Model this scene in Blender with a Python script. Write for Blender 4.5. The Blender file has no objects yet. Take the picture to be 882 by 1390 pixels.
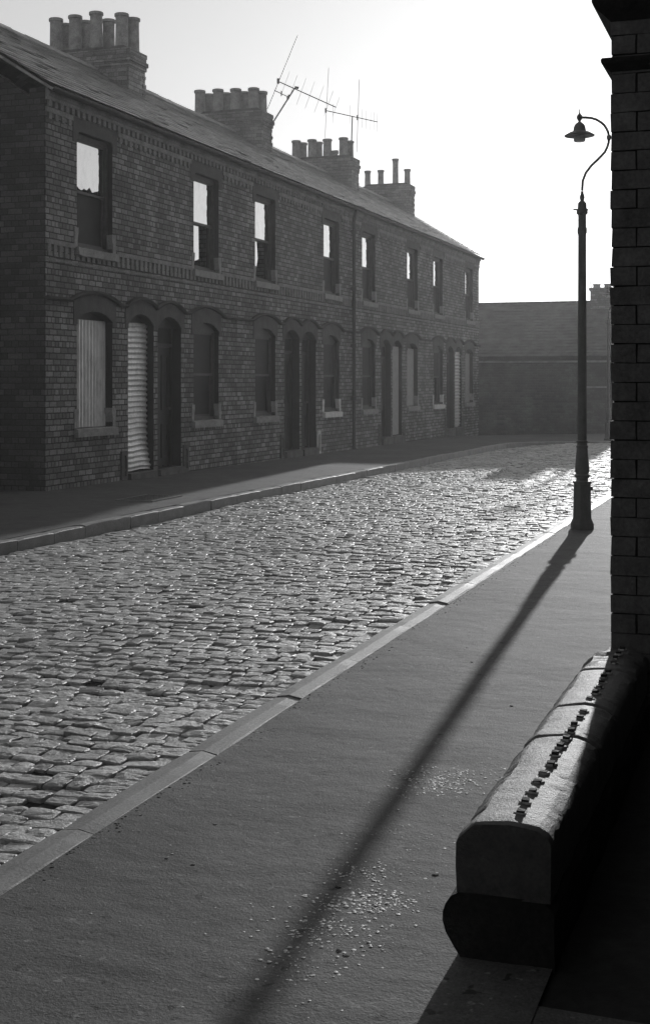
import bpy, math, random
from mathutils import Vector, Matrix, noise
from mathutils.geometry import tessellate_polygon
random.seed(7)
sc = bpy.context.scene
C = sc.collection
R = math.radians
PI = math.pi

# ------------------------------------------------------------------ frame of the street
F = 1805.0; HOR = 517.0; CX = 441.0; CAMH = 1.5
TH = math.atan(631/1805)                 # street direction, right of the view axis
ST, CT = math.sin(TH), math.cos(TH)
P0 = Vector((-3.765, 17.93, 0))          # near corner of the terrace
ROT = PI/2 - TH
W = 3.30                                # width of one house
NH = 8
def S(s, t, z=0.0):                      # street coordinates -> world
    return Vector((P0.x + s*ST + t*CT, P0.y + s*CT - t*ST, z))
def to_st(X, Y):
    dx, dy = X-P0.x, Y-P0.y
    return dx*ST + dy*CT, dx*CT - dy*ST
def ground_pt(px, py, z=0.0):            # a measured point of the photo on level z
    Y = F*(CAMH-z)/(py-HOR); return (px-CX)/F*Y, Y
def G(s):                                # the street falls gently away
    return -0.0058*max(0.0, s)

# ------------------------------------------------------------------ mesh building
class MB:
    def __init__(self): self.v=[]; self.f=[]; self.sm=[]
    def quadbox(self, x0,x1,y0,y1,z0,z1, jit=0.0):
        b=len(self.v)
        for z in (z0,z1):
            for x,y in ((x0,y0),(x1,y0),(x1,y1),(x0,y1)):
                j=[(random.random()-.5)*2*jit for _ in range(3)] if jit else (0,0,0)
                self.v.append((x+j[0],y+j[1],z+j[2]))
        for q in ((0,3,2,1),(4,5,6,7),(0,1,5,4),(1,2,6,5),(2,3,7,6),(3,0,4,7)):
            self.f.append(tuple(b+i for i in q)); self.sm.append(False)
        return self
    def tube(self, pts, r, n=8, caps=True):
        pts=[Vector(p) for p in pts]; m=len(pts)
        rs = r if isinstance(r,(list,tuple)) else [r]*m
        b=len(self.v); up=None
        for i,p in enumerate(pts):
            d=(pts[min(i+1,m-1)]-pts[max(i-1,0)]).normalized()
            if up is None:
                up = Vector((0,0,1)) if abs(d.z)<.9 else Vector((1,0,0))
            a=d.cross(up).normalized(); c=a.cross(d).normalized(); up=c
            for k in range(n):
                an=2*PI*k/n
                self.v.append(tuple(p+(a*math.cos(an)+c*math.sin(an))*rs[i]))
        for i in range(m-1):
            for k in range(n):
                k2=(k+1)%n
                self.f.append((b+i*n+k,b+i*n+k2,b+(i+1)*n+k2,b+(i+1)*n+k)); self.sm.append(n>5)
        if caps:
            self.f.append(tuple(b+k for k in range(n))[::-1]); self.sm.append(False)
            self.f.append(tuple(b+(m-1)*n+k for k in range(n))); self.sm.append(False)
        return self
    def lathe(self, prof, n=24, cx=0, cy=0, smooth=True, rot=0.0):
        b=len(self.v)
        for (r,z) in prof:
            for k in range(n):
                a=2*PI*k/n+rot
                self.v.append((cx+r*math.cos(a),cy+r*math.sin(a),z))
        m=len(prof)
        for i in range(m-1):
            for k in range(n):
                k2=(k+1)%n
                self.f.append((b+i*n+k,b+i*n+k2,b+(i+1)*n+k2,b+(i+1)*n+k)); self.sm.append(smooth)
        self.f.append(tuple(b+k for k in range(n))[::-1]); self.sm.append(False)
        self.f.append(tuple(b+(m-1)*n+k for k in range(n))); self.sm.append(False)
        return self
    def slab(self, loops, y0, y1):
        """polygon with holes in x,z; thickness along y"""
        vecs=[[Vector((x,z,0)) for x,z in l] for l in loops]
        tris=tessellate_polygon(vecs)
        flat=[p for l in loops for p in l]; n=len(flat); b=len(self.v)
        for (x,z) in flat: self.v.append((x,y0,z))
        for (x,z) in flat: self.v.append((x,y1,z))
        for t in tris:
            a,c,d=[flat[i] for i in t]
            ar=(c[0]-a[0])*(d[1]-a[1])-(c[1]-a[1])*(d[0]-a[0])
            if abs(ar)<1e-9: continue
            t=tuple(t) if ar>0 else tuple(t[::-1])
            self.f.append(tuple(b+i for i in t)); self.sm.append(False)
            self.f.append(tuple(b+n+i for i in t[::-1])); self.sm.append(False)
        o=0
        for li,l in enumerate(loops):
            m=len(l)
            ar=sum(l[i][0]*l[(i+1)%m][1]-l[(i+1)%m][0]*l[i][1] for i in range(m))
            ccw=(ar>0) != (li>0)
            for i in range(m):
                i0=b+o+i; i1=b+o+(i+1)%m
                q=(i0,i0+n,i1+n,i1)
                self.f.append(q if ccw else q[::-1]); self.sm.append(False)
            o+=m
        return self
    def prism_x(self, prof, x0, x1, segs=1, jit=0.0):
        """profile in y,z swept along x"""
        b=len(self.v); n=len(prof)
        for i in range(segs+1):
            x=x0+(x1-x0)*i/segs
            for (y,z) in prof:
                self.v.append((x,y+(random.random()-.5)*jit,z+(random.random()-.5)*jit))
        for i in range(segs):
            for k in range(n):
                k2=(k+1)%n
                self.f.append((b+i*n+k,b+(i+1)*n+k,b+(i+1)*n+k2,b+i*n+k2)); self.sm.append(False)
        self.f.append(tuple(b+k for k in range(n))); self.sm.append(False)
        self.f.append(tuple(b+segs*n+k for k in range(n))[::-1]); self.sm.append(False)
        return self
    def sweep_xz(self, path, y0, y1, h):
        """band hugging the wall: path of (x,z), height h, depth y0..y1"""
        b=len(self.v)
        for i,(x,z) in enumerate(path):
            a=path[max(i-1,0)]; c=path[min(i+1,len(path)-1)]
            dx,dz=c[0]-a[0],c[1]-a[1]; L=math.hypot(dx,dz) or 1
            nx,nz=-dz/L,dx/L
            if i in (0,len(path)-1): nx,nz=0,1
            for (y,o) in ((y1,0),(y0+.015,0),(y0,h*.5),(y0+.02,h),(y1,h)):
                self.v.append((x+nx*o,y,z+nz*o))
        n=5
        for i in range(len(path)-1):
            for k in range(n):
                k2=(k+1)%n
                self.f.append((b+i*n+k,b+(i+1)*n+k,b+(i+1)*n+k2,b+i*n+k2)[::-1]); self.sm.append(False)
        self.f.append(tuple(b+k for k in range(n))); self.sm.append(False)
        self.f.append(tuple(b+(len(path)-1)*n+k for k in range(n))[::-1]); self.sm.append(False)
        return self
    def build(self, name, mat, parent=None, loc=None, rotz=None, fixn=True):
        me=bpy.data.meshes.new(name)
        me.from_pydata(self.v,[],self.f)
        for p,s in zip(me.polygons,self.sm): p.use_smooth=s
        me.update()
        if fixn:
            import bmesh
            bm=bmesh.new(); bm.from_mesh(me); bmesh.ops.recalc_face_normals(bm,faces=bm.faces); bm.to_mesh(me); bm.free()
        uv=me.uv_layers.new(name='UVMap')
        co=me.vertices
        for p in me.polygons:
            n=p.normal; ax=max(range(3),key=lambda i:abs(n[i]))
            if abs(n.z)>.45 and abs(n.z)<.97 and ax==2: ax=3
            for li in p.loop_indices:
                v=co[me.loops[li].vertex_index].co
                if ax==0: u=(v.y,v.z)
                elif ax==1: u=(v.x,v.z)
                elif ax==2: u=(v.x,v.y)
                else: u=(v.x,v.y/max(abs(n.z),.1))
                uv.data[li].uv=u
        me.materials.append(mat)
        if any(self.sm): me.set_sharp_from_angle(angle=R(32))
        o=bpy.data.objects.new(name,me); C.objects.link(o)
        if parent: o.parent=parent
        if loc is not None: o.location=loc
        if rotz is not None: o.rotation_euler=(0,0,rotz)
        return o
def street_obj(name, mb, mat, **k):      # mesh given in street coordinates (x=s, y=-t)
    return mb.build(name, mat, None, P0, ROT, **k)
def tag(o, label=None, cat=None, group=None, kind=None):
    if label: o['label']=label
    if cat: o['category']=cat
    if group: o['group']=group
    if kind: o['kind']=kind
    return o
def empty(name, loc, rotz=0.0):
    o=bpy.data.objects.new(name,None); C.objects.link(o); o.location=loc; o.rotation_euler=(0,0,rotz)
    o.empty_display_size=.2
    return o
def copy_tree(o, parent=None):
    c=o.copy(); C.objects.link(c)
    if parent: c.parent=parent
    for ch in [x for x in bpy.data.objects if x.parent==o and x!=c]: copy_tree(ch,c)
    return c

# ------------------------------------------------------------------ materials (monochrome place)
class NT:
    def __init__(s,name):
        s.m=bpy.data.materials.new(name); s.m.use_nodes=True; s.t=s.m.node_tree
        s.b=s.t.nodes['Principled BSDF']
    def n(s,typ,**kw):
        x=s.t.nodes.new(typ)
        for k,v in kw.items():
            if k.startswith('_'): setattr(x,k[1:],v)
            else:
                key=int(k[1:]) if k[0]=='i' and k[1:].isdigit() else k.replace('__',' ')
                x.inputs[key].default_value=v
        return x
    def l(s,a,b): s.t.links.new(a,b)
    def noise(s,vec,scale,detail=4,rough=.6,sx=None):
        n=s.n('ShaderNodeTexNoise',Scale=scale,Detail=detail,Roughness=rough)
        if sx:
            mp=s.n('ShaderNodeMapping'); mp.inputs['Scale'].default_value=sx; s.l(vec,mp.inputs[0]); vec=mp.outputs[0]
        s.l(vec,n.inputs['Vector']); return n.outputs['Fac']
    def ramp(s,fac,pts):
        r=s.n('ShaderNodeValToRGB'); e=r.color_ramp.elements
        while len(e)<len(pts): e.new(.5)
        for el,(p,c) in zip(e,pts): el.position=p; el.color=(c,c,c,1)
        s.l(fac,r.inputs[0]); return r.outputs[0]
    def mul(s,a,b,op='MULTIPLY'):
        m=s.n('ShaderNodeMath',_operation=op)
        for i,x in enumerate((a,b)):
            if isinstance(x,(int,float)): m.inputs[i].default_value=x
            else: s.l(x,m.inputs[i])
        return m.outputs[0]
    def bump(s,h,strength=.5,dist=.01,prev=None):
        b=s.n('ShaderNodeBump',Strength=strength,Distance=dist); s.l(h,b.inputs['Height'])
        if prev: s.l(prev,b.inputs['Normal'])
        return b.outputs[0]
    def fin(s,col=None,rough=.8,spec=.5,nrm=None,metal=0):
        if col is not None:
            if isinstance(col,(int,float)): s.b.inputs['Base Color'].default_value=(col,col,col,1)
            else: s.l(col,s.b.inputs['Base Color'])
        if isinstance(rough,(int,float)): s.b.inputs['Roughness'].default_value=rough
        else: s.l(rough,s.b.inputs['Roughness'])
        s.b.inputs['Specular IOR Level'].default_value=spec
        s.b.inputs['Metallic'].default_value=metal
        if nrm: s.l(nrm,s.b.inputs['Normal'])
        return s.m

def brick_mat(name, c1, c2, mortar, bw=.228, bh=.082, msize=.006, spec=.3, bumpd=.006, light=.0):
    t=NT(name); uv0=t.n('ShaderNodeUVMap').outputs[0]
    oi=t.n('ShaderNodeObjectInfo'); sx_=t.n('ShaderNodeSeparateXYZ'); t.l(oi.outputs['Location'],sx_.inputs[0])
    cx_=t.n('ShaderNodeCombineXYZ'); t.l(t.mul(sx_.outputs[0],3.7),cx_.inputs[0])
    av_=t.n('ShaderNodeVectorMath',_operation='ADD'); t.l(uv0,av_.inputs[0]); t.l(cx_.outputs[0],av_.inputs[1]); uv=av_.outputs[0]
    nz=t.noise(uv,9,3); off=t.n('ShaderNodeVectorMath',_operation='SCALE'); 
    cmb=t.n('ShaderNodeCombineXYZ'); n2=t.noise(uv,7.3,2,sx=(1.3,1.1,1)); 
    t.l(nz,cmb.inputs[0]); t.l(n2,cmb.inputs[1]); t.l(cmb.outputs[0],off.inputs[0]); off.inputs['Scale'].default_value=.016
    ad=t.n('ShaderNodeVectorMath',_operation='ADD'); t.l(uv,ad.inputs[0]); t.l(off.outputs[0],ad.inputs[1])
    br=t.n('ShaderNodeTexBrick'); t.l(ad.outputs[0],br.inputs['Vector'])
    br.offset=.5; br.squash=.5; br.squash_frequency=4
    br.inputs['Scale'].default_value=1; br.inputs['Mortar Size'].default_value=msize
    br.inputs['Brick Width'].default_value=bw; br.inputs['Row Height'].default_value=bh
    br.inputs['Mortar Smooth'].default_value=.25; br.inputs['Bias'].default_value=-.25
    br.inputs['Color1'].default_value=(c1,)*3+(1,); br.inputs['Color2'].default_value=(c2,)*3+(1,); br.inputs['Mortar'].default_value=(mortar,)*3+(1,)
    big=t.ramp(t.noise(uv,.8,6,.68,(1,.6,1)),[(.32,.6),(.68,1.35)])
    fine=t.ramp(t.noise(uv,38,5,.7),[(.3,.6),(.7,1.4)])
    bwc=t.n('ShaderNodeRGBToBW'); t.l(br.outputs[0],bwc.inputs[0])
    col=t.mul(t.mul(bwc.outputs[0],big),fine)
    inv=t.mul(1.0,br.outputs['Fac'],'SUBTRACT')
    h=t.mul(inv,t.mul(t.noise(uv,60,4,.7),.35),'ADD')
    return t.fin(col,.85,spec,t.bump(h,.9,bumpd))
def rough_mat(name, c, var=.35, scale=8, fine=60, rough=.75, spec=.4, bumpd=.004, bs=.6, metal=0, stretch=None):
    t=NT(name); tc=t.n('ShaderNodeTexCoord').outputs['Object']
    a=t.ramp(t.noise(tc,scale,5,.6,stretch),[(.28,c*(1-var)),(.72,c*(1+var))])
    f=t.ramp(t.noise(tc,fine,4,.7),[(.3,.75),(.7,1.25)])
    col=t.mul(a,f)
    return t.fin(col,rough,spec,t.bump(t.noise(tc,fine,5,.75),bs,bumpd),metal)

M={}
M['brick']=brick_mat('sooty brick',.13,.33,.03,msize=.009,bw=.196)
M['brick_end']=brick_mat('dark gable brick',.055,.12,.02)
M['brick_far']=brick_mat('far brick',.09,.13,.07)
M['brick_stack']=brick_mat('stack brick',.20,.36,.12)
M['trim']=rough_mat('sooty brick trim',.22,.35,5,40,.85,.3)
M['hood']=rough_mat('dark hood moulding',.045,.3,5,40,.85,.3)  # hood line, much darker than the other trim
M['reveal']=rough_mat('shade toned reveal',.02,.3,5,40,.8,.3)  # shade inside the openings, put into the colour of the reveal faces
M['render']=rough_mat('worn stone dressing',.085,.3,4,50,.85,.3)
M['stone']=rough_mat('weathered sill stone',.26,.3,7,60,.8,.3,.004)
M['whitestone']=rough_mat('white painted stone',.62,.2,9,60,.7,.4,.003)
M['frame']=rough_mat('peeling dark sash paint',.05,.4,14,60,.55,.4,.002)
M['door']=rough_mat('dull dark door paint',.018,.3,10,60,.5,.4,.002)
M['inside']=rough_mat('dark interior',.03,.3,3,30,.9,.1,.002)
M['board']=rough_mat('weathered pale board',.33,.3,6,60,.8,.3,.003,stretch=(6,6,1))
M['curtain']=rough_mat('limp curtain cloth',.12,.35,8,50,.9,.1,.003,stretch=(5,5,.5))
M['pot']=rough_mat('smoky fired clay pot',.3,.35,7,50,.8,.3,.003)
M['step']=rough_mat('worn doorstep stone',.10,.3,7,60,.8,.3,.004)
M['cement']=rough_mat('cement flaunching',.13,.3,6,50,.9,.2,.005)
M['iron']=rough_mat('painted cast iron',.055,.3,12,90,.45,.5,.002)
M['rust']=rough_mat('rusted iron stub',.03,.4,60,200,.8,.3,.002)
M['lead']=rough_mat('old lead plug',.42,.3,60,200,.7,.4,.004,.2)
M['alu']=rough_mat('dull aerial metal',.16,.1,20,80,.5,.5,.001)
M['gutter']=rough_mat('black gutter paint',.03,.3,6,60,.6,.4,.002)
M['cover']=rough_mat('cast cover plate',.04,.3,25,90,.55,.5,.003)
def corr_mat():
    t=NT('galvanised corrugated sheet'); tc=t.n('ShaderNodeTexCoord').outputs['Object']
    a=t.ramp(t.noise(tc,5,5,.65),[(.25,.6),(.5,.8),(.75,.88)])
    st=t.ramp(t.noise(tc,30,3,.6,(1,1,.15)),[(.3,.8),(.7,1.1)])
    return t.fin(t.mul(a,st),.5,.5,t.bump(t.noise(tc,50,3),.3,.002),.6)
M['corr']=corr_mat()
def glass(name, refl, base, rough=.02):
    t=NT(name); tc=t.n('ShaderNodeTexCoord').outputs['Object']
    gl=t.n('ShaderNodeBsdfGlossy'); gl.inputs['Color'].default_value=(refl,refl,refl,1); gl.inputs['Roughness'].default_value=rough
    di=t.n('ShaderNodeBsdfDiffuse'); di.inputs['Color'].default_value=(base,base,base,1)
    b=t.bump(t.noise(tc,4,2),.2,.02); t.l(b,gl.inputs['Normal'])
    ly=t.n('ShaderNodeLayerWeight'); ly.inputs['Blend'].default_value=.5
    mx=t.n('ShaderNodeMixShader')
    fac=t.ramp(ly.outputs['Fresnel'],[(0,refl*.75),(.5,1)])
    dirt=t.ramp(t.noise(tc,7,5,.7,(1,1,.45)),[(.34,.93),(.5,1.0)])
    t.l(t.mul(fac,dirt),mx.inputs[0]); t.l(di.outputs[0],mx.inputs[1]); t.l(gl.outputs[0],mx.inputs[2])
    t.l(mx.outputs[0],t.t.nodes['Material Output'].inputs[0]); return t.m
M['glass']=glass('old window glass',.92,.05)
M['dullglass']=rough_mat('grimy glass',.014,.6,4,40,.5,.12,.001)
M['lampglass']=rough_mat('milky lamp glass',.55,.1,6,40,.2,.5,.001)
def slate_mat():
    t=NT('welsh slate'); uv=t.n('ShaderNodeUVMap').outputs[0]
    br=t.n('ShaderNodeTexBrick'); t.l(uv,br.inputs['Vector']); br.offset=.5
    br.inputs['Scale'].default_value=1; br.inputs['Mortar Size'].default_value=.0
    br.inputs['Brick Width'].default_value=.27; br.inputs['Row Height'].default_value=.19
    br.inputs['Color1'].default_value=(.2,)*3+(1,); br.inputs['Color2'].default_value=(.48,)*3+(1,)
    bw=t.n('ShaderNodeRGBToBW'); t.l(br.outputs[0],bw.inputs[0])
    big=t.ramp(t.noise(uv,1.5,5,.65),[(.3,.6),(.7,1.3)])
    f=t.ramp(t.noise(uv,30,4,.7),[(.3,.7),(.7,1.3)])
    return t.fin(t.mul(t.mul(bw.outputs[0],big),f),.42,.6,t.bump(t.noise(uv,45,4),.5,.004))
M['slate']=slate_mat()
M['old_slate']=rough_mat('grimy old slate',.11,.3,3,40,.85,.2,.003)
def sett_mat():
    t=NT('worn granite setts'); tc=t.n('ShaderNodeTexCoord').outputs['Object']
    at=t.n('ShaderNodeAttribute'); at.attribute_name='rnd'
    a=t.ramp(at.outputs['Fac'],[(0,.34),(1,.56)])
    f=t.ramp(t.noise(tc,70,5,.7),[(.3,.65),(.7,1.3)])
    g=t.ramp(t.noise(tc,1.1,5,.6),[(.3,.75),(.7,1.2)])
    ro=t.ramp(t.noise(tc,25,4,.6),[(.3,.44),(.7,.66)])
    b=t.bump(t.noise(tc,28,4,.65),.8,.014); b=t.bump(t.noise(tc,110,4,.75),.8,.005,b)
    return t.fin(t.mul(t.mul(a,f),g),ro,.6,b)
M['sett']=sett_mat()
M['joint']=rough_mat('gritty joint dirt',.03,.4,20,120,.9,.2,.006)
def asphalt_mat(name,c):
    t=NT(name); tc=t.n('ShaderNodeTexCoord').outputs['Object']
    a=t.ramp(t.noise(tc,.8,6,.65),[(.25,c*.7),(.75,c*1.3)])
    f=t.ramp(t.noise(tc,110,3,.8),[(.3,.6),(.7,1.45)])
    st=t.ramp(t.noise(tc,4.0,7,.75,(1.7,.8,1)),[(.33,.66),(.67,1.3)])
    sp=t.mul(t.ramp(t.noise(tc,30,2,.5),[(.66,1.0),(.71,2.2)]),t.ramp(t.noise(tc,17,2,.5),[(.30,.3),(.34,1.0)]))
    b=t.bump(t.noise(tc,2.2,5,.62,(1.3,.9,1)),.55,.025); b=t.bump(t.noise(tc,110,3,.75),.8,.0035,b)
    return t.fin(t.mul(t.mul(t.mul(a,f),st),sp),.8,.35,b)
M['asphalt']=asphalt_mat('worn asphalt pavement',.085)
M['asphalt_dark']=asphalt_mat('asphalt footway',.07)
M['kerb']=rough_mat('granite kerb',.2,.25,5,80,.6,.5,.004)
M['earth']=rough_mat('dark cinder ground',.028,.3,2,20,.9,.2,.01)
M['coping']=rough_mat('gritstone coping',.075,.4,14,90,.6,.5,.008,.9)
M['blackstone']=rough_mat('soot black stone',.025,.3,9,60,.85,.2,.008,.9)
M['blackbrick']=rough_mat('soot black brick',.13,.4,6,50,.8,.3,.006,.9)
M['mortar_dark']=rough_mat('dark mortar',.03,.3,10,60,.9,.2,.004)
M['rubble']=rough_mat('plaster and brick crumbs',.5,.5,40,150,.55,.45,.003)

# ------------------------------------------------------------------ ground, road, pavements, kerbs
g=MB(); g.v=[(-150,-60,-.42),(150,-60,-.42),(150,200,-.42),(-150,200,-.42)]; g.f=[(0,1,2,3)]; g.sm=[False]
tag(g.build('ground',M['earth']),kind='structure')

KL, KR = 2.60, 7.16                       # road edges
KW = .14
def kerb_left_pts():                      # front edge of the left / far kerb, street coords
    pts=[(-30+i*1.0,KL) for i in range(0,47)]          # to s=16
    cx_s, cx_t, r = 17.6, KL+2.6, 2.6
    for i in range(0,9):
        a=PI/2*i/8
        pts.append((cx_s+r*math.sin(a), cx_t-r*math.cos(a)))
    pts += [(20.2, 6.0+i*1.2) for i in range(0,16)]
    return pts
KP=kerb_left_pts()
def road_z(s,t):
    u=(t-KL)/(KR-KL); u=min(max(u,0),1.15)
    base=-.115+.085*u + .045*math.sin(PI*min(u,1))
    n=noise.noise(Vector((s*.35,t*.5,3.1)))*.022+noise.noise(Vector((s*1.1,t*1.3,7.7)))*.010
    dip=-.035*math.exp(-((s+9.7)**2/.18+(t-6.3)**2/.8))
    return G(s)+base+n+dip
# base under the setts
def grid(fn, s0,s1,ns,t0,t1,nt,name,mat):
    m=MB()
    for i in range(ns+1):
        s=s0+(s1-s0)*i/ns
        for j in range(nt+1):
            t=t0+(t1-t0)*j/nt
            m.v.append((s,-t,fn(s,t)))
    for i in range(ns):
        for j in range(nt):
            a=i*(nt+1)+j
            m.f.append((a,a+1,a+nt+2,a+nt+1)); m.sm.append(True)
    return m
m=grid(lambda s,t: road_z(s,t)-.016, -20,21.5,160,2.4,22,60,'',None)
tag(street_obj('road_bed',m,M['joint']),kind='structure')
# setts: courses laid across the street, every stone a domed block of its own shape
def setts():
    v=[]; f=[]; rn=[]
    def stone(s0,s1,t0,t1,n):
        cs,ct=(s0+s1)/2,(t0+t1)/2
        zc=road_z(cs,ct); lift=random.gauss(0,.0042); ts=random.gauss(0,.045); tt=random.gauss(0,.03)
        dome=random.uniform(.0,.003); rv=random.random(); sk=[random.uniform(-.007,.007) for _ in range(8)]
        if random.random()<.03: lift-=.015
        b=len(v)
        pos={4:(-1,-.86,.86,1),6:(-1,-.9,-.3,.3,.9,1),8:(-1,-.92,-.55,-.2,.2,.55,.92,1)}[n]; ed=random.uniform(.002,.005)
        for i in range(n):
            a=pos[i]
            for j in range(n):
                c=pos[j]
                # corner jitter, bilinear
                wx=((1-a)*(1-c)*sk[0]+(1+a)*(1-c)*sk[1]+(1-a)*(1+c)*sk[2]+(1+a)*(1+c)*sk[3])/4
                wy=((1-a)*(1-c)*sk[4]+(1+a)*(1-c)*sk[5]+(1-a)*(1+c)*sk[6]+(1+a)*(1+c)*sk[7])/4
                rr=1-.05*(a*a*c*c)

                s=cs+(s1-s0)/2*a*rr+wx; t=ct+(t1-t0)/2*c*rr+wy
                z=zc+lift+ts*(s-cs)+tt*(t-ct)-dome*(abs(a)**2.2+abs(c)**2.2)-(ed if abs(a)>.95 else 0)-(ed if abs(c)>.95 else 0)+(noise.noise(Vector((s*14,t*14,rv*9)))*.0045)+random.gauss(0,.0009)
                v.append((s,-t,z)); rn.append(rv)
        for i in range(n-1):
            for j in range(n-1):
                q=b+i*n+j; f.append((q,q+1,q+n+1,q+n))
        per=[i for i in range(n)]+[i*n+n-1 for i in range(1,n)]+[(n-1)*n+j for j in range(n-2,-1,-1)]+[i*n for i in range(n-2,0,-1)]
        b2=len(v)
        for q in per:
            x,y,z=v[b+q]; v.append((cs+(x-cs)*1.0, -(ct)+(y+ct)*1.0, zc-.05)); rn.append(rv)
        m=len(per); b3=len(v)
        for q in per: v.append(v[b+q]); rn.append(rv)
        for k in range(m):
            k2=(k+1)%m; f.append((b3+k,b2+k,b2+k2,b3+k2))
    s=-16.2
    while s<20.1:
        pitch=random.uniform(.072,.098)
        drift=random.uniform(-.01,.01)
        ph=random.random()*9
        tmax=KR-.01 if s<12 else (KR-.01)+ (6 if s>13.5 else (s-12)*4)
        # the far corner curve
        tmin=KL+.012
        if s>17.6:
            dd=min(s+pitch-17.6,2.59); tmin=KL+2.6-math.sqrt(max(2.6**2-dd*dd,0))+.02
        t=tmin
        n=8 if s<-9 else (6 if s<-3 else 4)
        while t<tmax-.05:
            L=random.uniform(.075,.145)
            if tmax-(t+L)<.08: L=tmax-t
            w=.022*math.sin(t*1.1+ph*.3)*0+ .02*noise.noise(Vector((s*.25,t*.6,1.3)))
            g=random.uniform(.003,.008)
            stone(s+w+g/2+random.uniform(-.003,.003), s+w+pitch-g/2, t+g/2, t+L-g/2, n)
            t+=L
        s+=pitch
    me=bpy.data.meshes.new('road'); me.from_pydata(v,[],f); me.update()
    me.polygons.foreach_set('use_smooth',[False]*len(me.polygons))
    at=me.attributes.new('rnd','FLOAT','POINT'); at.data.foreach_set('value',rn)
    me.materials.append(M['sett'])
    o=bpy.data.objects.new('road',me); C.objects.link(o); o.location=P0; o.rotation_euler=(0,0,ROT)
    return o
tag(setts(),kind='structure')

# right pavement (ours): asphalt up to the corner building and round its open end
def pav_z(s,t):
    return G(s)+noise.noise(Vector((s*.8,t*1.1,2.2)))*.008+noise.noise(Vector((s*3,t*3,5)))*.0025
m=grid(pav_z,-24,14,300,KR+KW,8.9,24,'',None)
tag(street_obj('pavement',m,M['asphalt']),kind='structure')
m=grid(lambda s,t:pav_z(s,t)-.004,-24,-12.5,40,8.8,14,20,'',None)
tag(street_obj('pavement',m,M['asphalt']),kind='structure')
m=grid(lambda s,t:-.012+noise.noise(Vector((s,t,4)))*.004,-12.6,-9.5,20,8.75,15,30,'',None)
tag(street_obj('forecourt',m,M['earth']),kind='structure')
# left pavement follows the curved kerb; a strip mesh from kerb back edge to the houses and beyond
def strip(front, back, name, mat, zf, nsub=8):
    m=MB(); n=nsub+1
    for (a,b) in zip(front,back):
        for j in range(n):
            u=j/nsub; s=a[0]*(1-u)+b[0]*u; t=a[1]*(1-u)+b[1]*u
            m.v.append((s,-t,zf(s,t,u)))
    for i in range(len(front)-1):
        for j in range(nsub):
            q=i*n+j; m.f.append((q,q+1,q+n+1,q+n)); m.sm.append(True)
    return m
def offset(pts,d):
    out=[]
    for i,p in enumerate(pts):
        a=pts[max(i-1,0)]; b=pts[min(i+1,len(pts)-1)]
        dx,dy=b[0]-a[0],b[1]-a[1]; L=math.hypot(dx,dy)
        out.append((p[0]+dy/L*d, p[1]-dx/L*d))      # towards smaller t
    return out
KB=offset(KP,KW)
back=[]
for (s,t) in KB:
    if s<17.5 and t<KL+1: back.append((s,-.3 if s>-.5 else -9.0))
    elif t>=5.2: back.append((27.5,t))
    else:
        a=math.atan2(t-(KL+2.6), s-17.6); k=(a+PI/2)/(PI/2)
        back.append((17.6+k*9.9,-.3+ (0 if k<.45 else (k-.45)/.55*5.4)))
m=strip(KB,back,'',None,lambda s,t,u: G(s)+.012*u+noise.noise(Vector((s*.8,t,9)))*.006,14)
tag(street_obj('pavement',m,M['asphalt_dark']),kind='structure')
# kerbs as individual stones in one structure mesh
def kerb(pts,d,zt,zb,lens=(.6,1.05),h=0):
    m=MB(); off=offset(pts,d)
    # resample
    acc=[0]
    for i in range(1,len(pts)): acc.append(acc[-1]+math.hypot(pts[i][0]-pts[i-1][0],pts[i][1]-pts[i-1][1]))
    def at(L,arr):
        for i in range(1,len(acc)):
            if L<=acc[i]:
                u=(L-acc[i-1])/(acc[i]-acc[i-1]); return (arr[i-1][0]*(1-u)+arr[i][0]*u, arr[i-1][1]*(1-u)+arr[i][1]*u)
        return arr[-1]
    L=0
    while L<acc[-1]-.2:
        ln=min(random.uniform(*lens),acc[-1]-L)
        dz=random.uniform(-.006,.006); b=len(m.v); k=6; do=random.uniform(-.005,.005)
        for i in range(k+1):
            q=L+.004+(ln-.008)*i/k
            a=at(q,pts); c=at(q,off); w=(c[0]-a[0],c[1]-a[1])
            j=random.uniform(-.0025,.0025)
            e=.0 if 0<i<k else .006
            for (u,z) in ((0+do/KW,zb),(0+do/KW+j*6,zt-.010-e),(.05+j*4,zt-.002-e),(.5,zt+.002),(.93,zt-.003-e),(1.0,zt-.012-e),(1.0,zb)):
                p=(a[0]+w[0]*u,a[1]+w[1]*u)
                m.v.append((p[0],-p[1],z+G(p[0])+(dz if z>zb else 0)+random.uniform(-.001,.001)))
        n=7
        for i in range(k):
            for r in range(n-1):
                q=b+i*n+r; m.f.append((q,q+1,q+n+1,q+n)); m.sm.append(False)
        m.f.append(tuple(b+r for r in range(n))); m.sm.append(False)
        m.f.append(tuple(b+k*n+r for r in range(n))); m.sm.append(False)
        L+=ln
    return m
tag(street_obj('kerb',kerb(KP,KW,.006,-.25),M['kerb']),kind='structure')
krp=[(-24+i*.5,KR) for i in range(0,73)]
krp += [(12+1.4*math.sin(PI/2*i/6), KR+1.4-1.4*math.cos(PI/2*i/6)) for i in range(1,7)]+[(13.4,8.56+i) for i in range(1,8)]
tag(street_obj('kerb',kerb([(s,t) for s,t in krp],-KW,.006,-.25),M['kerb']),kind='structure')

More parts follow.
